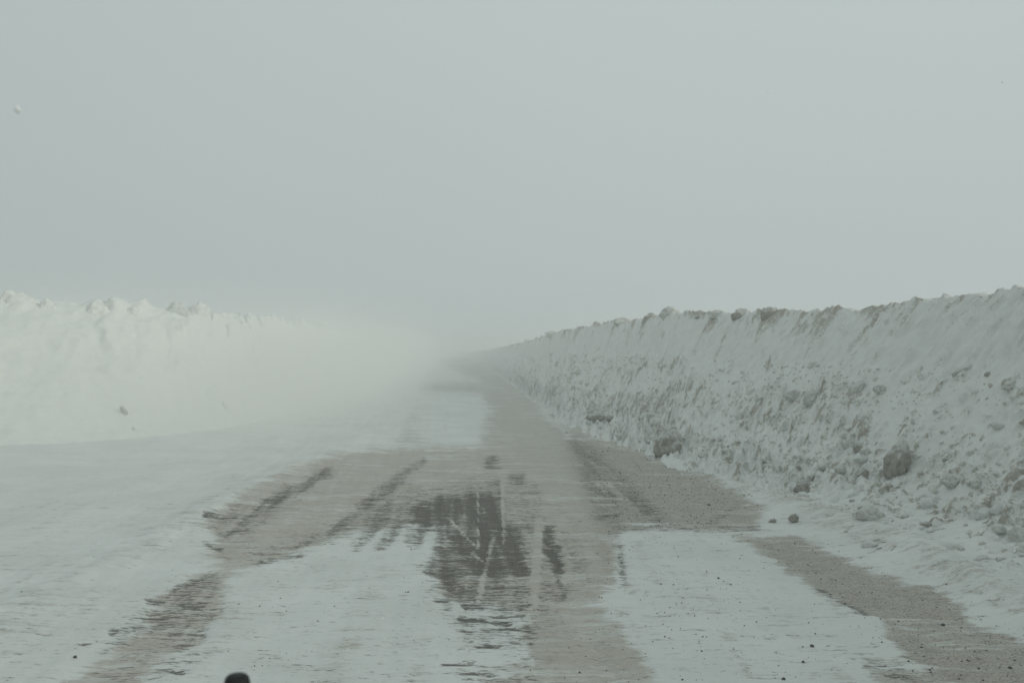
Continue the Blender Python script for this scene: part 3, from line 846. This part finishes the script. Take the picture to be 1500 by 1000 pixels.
def grit():
    V, F = [], []
    areas = [([(830, 640), (1000, 672), (1120, 745), (1040, 776), (905, 772)], 3600, .9), ([(1080, 786), (1235, 815), (1400, 880), (1500, 930), (1500, 1000), (1350, 985), (1190, 858)], 1500, 1.0),
             ([(890, 770), (1000, 790), (1100, 860), (1000, 1000), (930, 860)], 450, .9), ([(1100, 800), (1300, 1000), (1000, 1000)], 160, .9), ([(460, 800), (700, 900), (500, 1000), (300, 990)], 140, .8),
             ([(760, 700), (860, 760), (960, 1000), (780, 1000)], 240, .8), ([(20, 780), (420, 690), (200, 900), (20, 1000)], 90, .8)]
    for pts, n, sc in areas:
        xs = [p[0] for p in pts]; ys = [p[1] for p in pts]
        for _ in range(n):
            px, py = rnd.uniform(min(xs), max(xs)), rnd.uniform(min(ys), max(ys))
            if poly_sd(np.array([px]), np.array([py]), pts)[0] < rnd.gauss(0, 12): continue
            x, y = gp(px, py)
            s = min(0.0022 * (1 - rnd.random()) ** -0.45, 0.008) * sc * (1 + max(0, y - 9) / 12)
            z = road_z(x, y) + s * 0.3
            b = len(V)
            a0 = rnd.uniform(0, 6)
            for k in range(4):
                a = a0 + k * 1.57 + rnd.uniform(-.3, .3)
                V.append((x + math.cos(a) * s * 1.3, y + math.sin(a) * s * 1.3, z - s * 0.5))
            for k in range(2):
                V.append((x + rnd.uniform(-.4, .4) * s + (k - .5) * s * .8, y + rnd.uniform(-.4, .4) * s, z + s * 0.7))
            F += [(b, b + 1, b + 5), (b + 1, b + 2, b + 5), (b + 2, b + 4, b + 5), (b + 2, b + 3, b + 4), (b + 3, b, b + 4), (b, b + 5, b + 4)]
    me = bpy.data.meshes.new('grit')
    me.from_pydata(V, [], F); me.validate()
    me.materials.append(M_STONE)
    o = bpy.data.objects.new('grit', me); COL.objects.link(o)
    tag(o, 'fine dark grit strewn over the slush and snow of the road', 'grit', kind='stuff')
grit()

# ---------------------------------------------------------------- the black knob close to the lens
def knob():
    import bmesh
    D = 1.15
    x = (348 - 750) / FPX * D
    top = CAM_H - (986 - HZ) / FPX * D
    root = bpy.data.objects.new('guide_rod', None)
    root.location = (x, D, road_z(x, D)); COL.objects.link(root)
    tag(root, 'blurred black rounded knob poking up at the bottom edge, close to the lens', 'knob')
    def lathe(name, prof, sx=1.0):
        bm = bmesh.new(); n = 40; rings = []
        for r, z in prof:
            rings.append([bm.verts.new((r * sx * math.cos(2 * math.pi * k / n), r * math.sin(2 * math.pi * k / n), z)) for k in range(n)])
        for a, b in zip(rings[:-1], rings[1:]):
            for k in range(n): bm.faces.new((a[k], a[(k + 1) % n], b[(k + 1) % n], b[k]))
        bm.faces.new(rings[-1]); bm.faces.new(rings[0][::-1])
        me = bpy.data.meshes.new(name); bm.to_mesh(me); bm.free()
        for p in me.polygons: p.use_smooth = True
        me.materials.append(M_RUBBER)
        o = bpy.data.objects.new(name, me); o.parent = root; COL.objects.link(o)
    t = top - root.location.z
    R = 19 / FPX * D
    lathe('cap', [(R * .9, t - .05), (R * 1.03, t - .045), (R * 1.04, t - .018), (R, t - .010), (R * .9, t - .004), (R * .72, t - .001), (R * .4, t)])
    lathe('shaft', [(R * .45, 0.02), (R * .45, t - .052)])
    lathe('foot', [(R * 3.2, -.03), (R * 3.2, 0.0), (R * 2.6, .012), (R * .6, .019)])
knob()

# ---------------------------------------------------------------- snowflakes in the air, and white specks added for sun glints
flk = Nodes('snowflake'); flk.color((0.92, 0.93, 0.93, 1)); M_FLAKE = flk.m
fl_me = rock_mesh('snowflake', 900, M_FLAKE, 8, 0.3, 2)
FL = ['by the left edge', 'of drifting snow high in the sky by the right edge', 'of drifting snow in the sky right of the middle', 'added as a sun glint at the bottom, right one of a pair', 'added as a sun glint at the bottom, left one of a pair', 'added as a sun glint at the lower left', 'added as a sun glint at the lower right']
fb = None
for fi, (px, py, D, s) in enumerate([(24, 160, 1.0, .0036), (1469, 120, 3.2, .0032), (1126, 135, 3.6, .0024), (560, 905, 2.6, .0028), (478, 893, 3.0, .0022), (142, 843, 3.0, .0026), (1381, 872, 4.0, .003)]):  # the lower four are added specks standing in for sun glints on ice
    if fb is None:
        fb = bpy.data.objects.new('snowflake', fl_me); o = fb
        tag(fb, 'white blurred snowflake disc in the sky at the upper left edge', 'snowflake', 'snowflakes drifting past the lens')
    else:
        o = fb.copy()
        tag(o, 'tiny white speck ' + FL[fi], 'snowflake')
    o.location = ((px - 750) / FPX * D, D, CAM_H - (py - HZ) / FPX * D)
    o.scale = (s, s * .7, s)
    COL.objects.link(o)

# ---------------------------------------------------------------- haze
def haze():
    x0, x1, y0, y1, z0, z1 = -620, 620, -60, 820, -1.9, 4.2
    v = [(x, y, z) for z in (z0, z1) for y in (y0, y1) for x in (x0, x1)]
    f = [(0, 2, 3, 1), (4, 5, 7, 6), (0, 1, 5, 4), (2, 6, 7, 3), (0, 4, 6, 2), (1, 3, 7, 5)]
    me = bpy.data.meshes.new('haze'); me.from_pydata(v, [], f); me.update()
    m = bpy.data.materials.new('haze'); m.use_nodes = True
    t = m.node_tree; t.nodes.clear()
    out = t.nodes.new('ShaderNodeOutputMaterial'); pv = t.nodes.new('ShaderNodeVolumePrincipled')
    pv.inputs['Color'].default_value = (0.97, 0.985, 0.98, 1)
    pv.inputs['Density'].default_value = 0.008
    pv.inputs['Anisotropy'].default_value = 0.2
    t.links.new(pv.outputs[0], out.inputs['Volume'])
    me.materials.append(m)
    o = bpy.data.objects.new('haze', me); COL.objects.link(o)
    tag(o, 'grey-white haze of blown snow filling the air', 'haze', kind='stuff')
haze()

# ---------------------------------------------------------------- snow blown low over the road
def blowing_snow():
    x0, x1, y0, y1, z0, z1 = -60, 26, 9, 215, -1.2, 4.1
    v = [(x, y, z) for z in (z0, z1) for y in (y0, y1) for x in (x0, x1)]
    f = [(0, 2, 3, 1), (4, 5, 7, 6), (0, 1, 5, 4), (2, 6, 7, 3), (0, 4, 6, 2), (1, 3, 7, 5)]
    me = bpy.data.meshes.new('blowing_snow'); me.from_pydata(v, [], f); me.update()
    m = bpy.data.materials.new('blowing_snow'); m.use_nodes = True
    t = m.node_tree; t.nodes.clear()
    N = t.nodes.new
    def lk(a, b): t.links.new(a, b)
    def put(sk, v):
        if hasattr(v, 'is_output'): lk(v, sk)
        else: sk.default_value = v
    def mth(op, a, b=0.0, c=0.0):
        n = N('ShaderNodeMath'); n.operation = op
        put(n.inputs[0], a); put(n.inputs[1], b); put(n.inputs[2], c); return n.outputs[0]
    def rng(v, a, b, lo=0.0, hi=1.0):
        n = N('ShaderNodeMapRange'); n.interpolation_type = 'SMOOTHSTEP'
        put(n.inputs[0], v); n.inputs[1].default_value = a; n.inputs[2].default_value = b
        n.inputs[3].default_value = lo; n.inputs[4].default_value = hi; return n.outputs[0]
    out = N('ShaderNodeOutputMaterial'); pv = N('ShaderNodeVolumePrincipled'); tc = N('ShaderNodeTexCoord')
    sp = N('ShaderNodeSeparateXYZ'); lk(tc.outputs['Object'], sp.inputs[0])
    mp = N('ShaderNodeMapping'); mp.inputs['Scale'].default_value = (0.16, 0.09, 0.5); lk(tc.outputs['Object'], mp.inputs[0])
    ns = N('ShaderNodeTexNoise'); ns.inputs['Scale'].default_value = 1.0; ns.inputs['Detail'].default_value = 2.0
    lk(mp.outputs[0], ns.inputs['Vector'])
    # stronger to the left of the road, starting some way off
    T = mth('MULTIPLY_ADD', sp.outputs['Y'], -DRIFT, sp.outputs['X'])
    side = mth('ADD', rng(T, 0.4, -3.5, 0.035, 0.75), rng(T, -2.0, -5.5, 0.0, 1.3))
    start = mth('MULTIPLY', rng(sp.outputs['Y'], 13, 33), rng(sp.outputs['Y'], 214, 190))
    edge = mth('MULTIPLY', rng(sp.outputs['X'], -59, -45), rng(sp.outputs['X'], 25, 15))
    hgt = mth('MULTIPLY', rng(sp.outputs['Z'], 4.0, 0.6), rng(sp.outputs['Z'], -1.1, -0.6))
    d = mth('MULTIPLY', mth('MULTIPLY', side, start), mth('MULTIPLY', edge, hgt))
    low = mth('MULTIPLY', mth('MULTIPLY', rng(T, -1.0, -5.5), rng(sp.outputs['Z'], 1.3, 0.1)), mth('MULTIPLY', rng(sp.outputs['Y'], 9.5, 21), rng(sp.outputs['Y'], 90, 60)))
    low = mth('MULTIPLY', low, rng(sp.outputs['X'], -45, -30))
    d = mth('ADD', d, mth('MULTIPLY', low, 0.75))
    d = mth('MULTIPLY', d, rng(ns.outputs['Fac'], 0.3, 0.7, 0.35, 1.3))
    d = mth('MULTIPLY', d, BLOW)
    lk(d, pv.inputs['Density'])
    pv.inputs['Color'].default_value = (0.998, 0.999, 0.99, 1)
    pv.inputs['Anisotropy'].default_value = -0.1
    lk(pv.outputs[0], out.inputs['Volume'])
    me.materials.append(m)
    m.cycles.volume_step_rate = 1.0
    o = bpy.data.objects.new('blowing_snow', me); COL.objects.link(o)
    tag(o, 'white snow drifting low over the far left side of the road', 'blowing snow', kind='stuff')
BLOW = 0.20
blowing_snow()
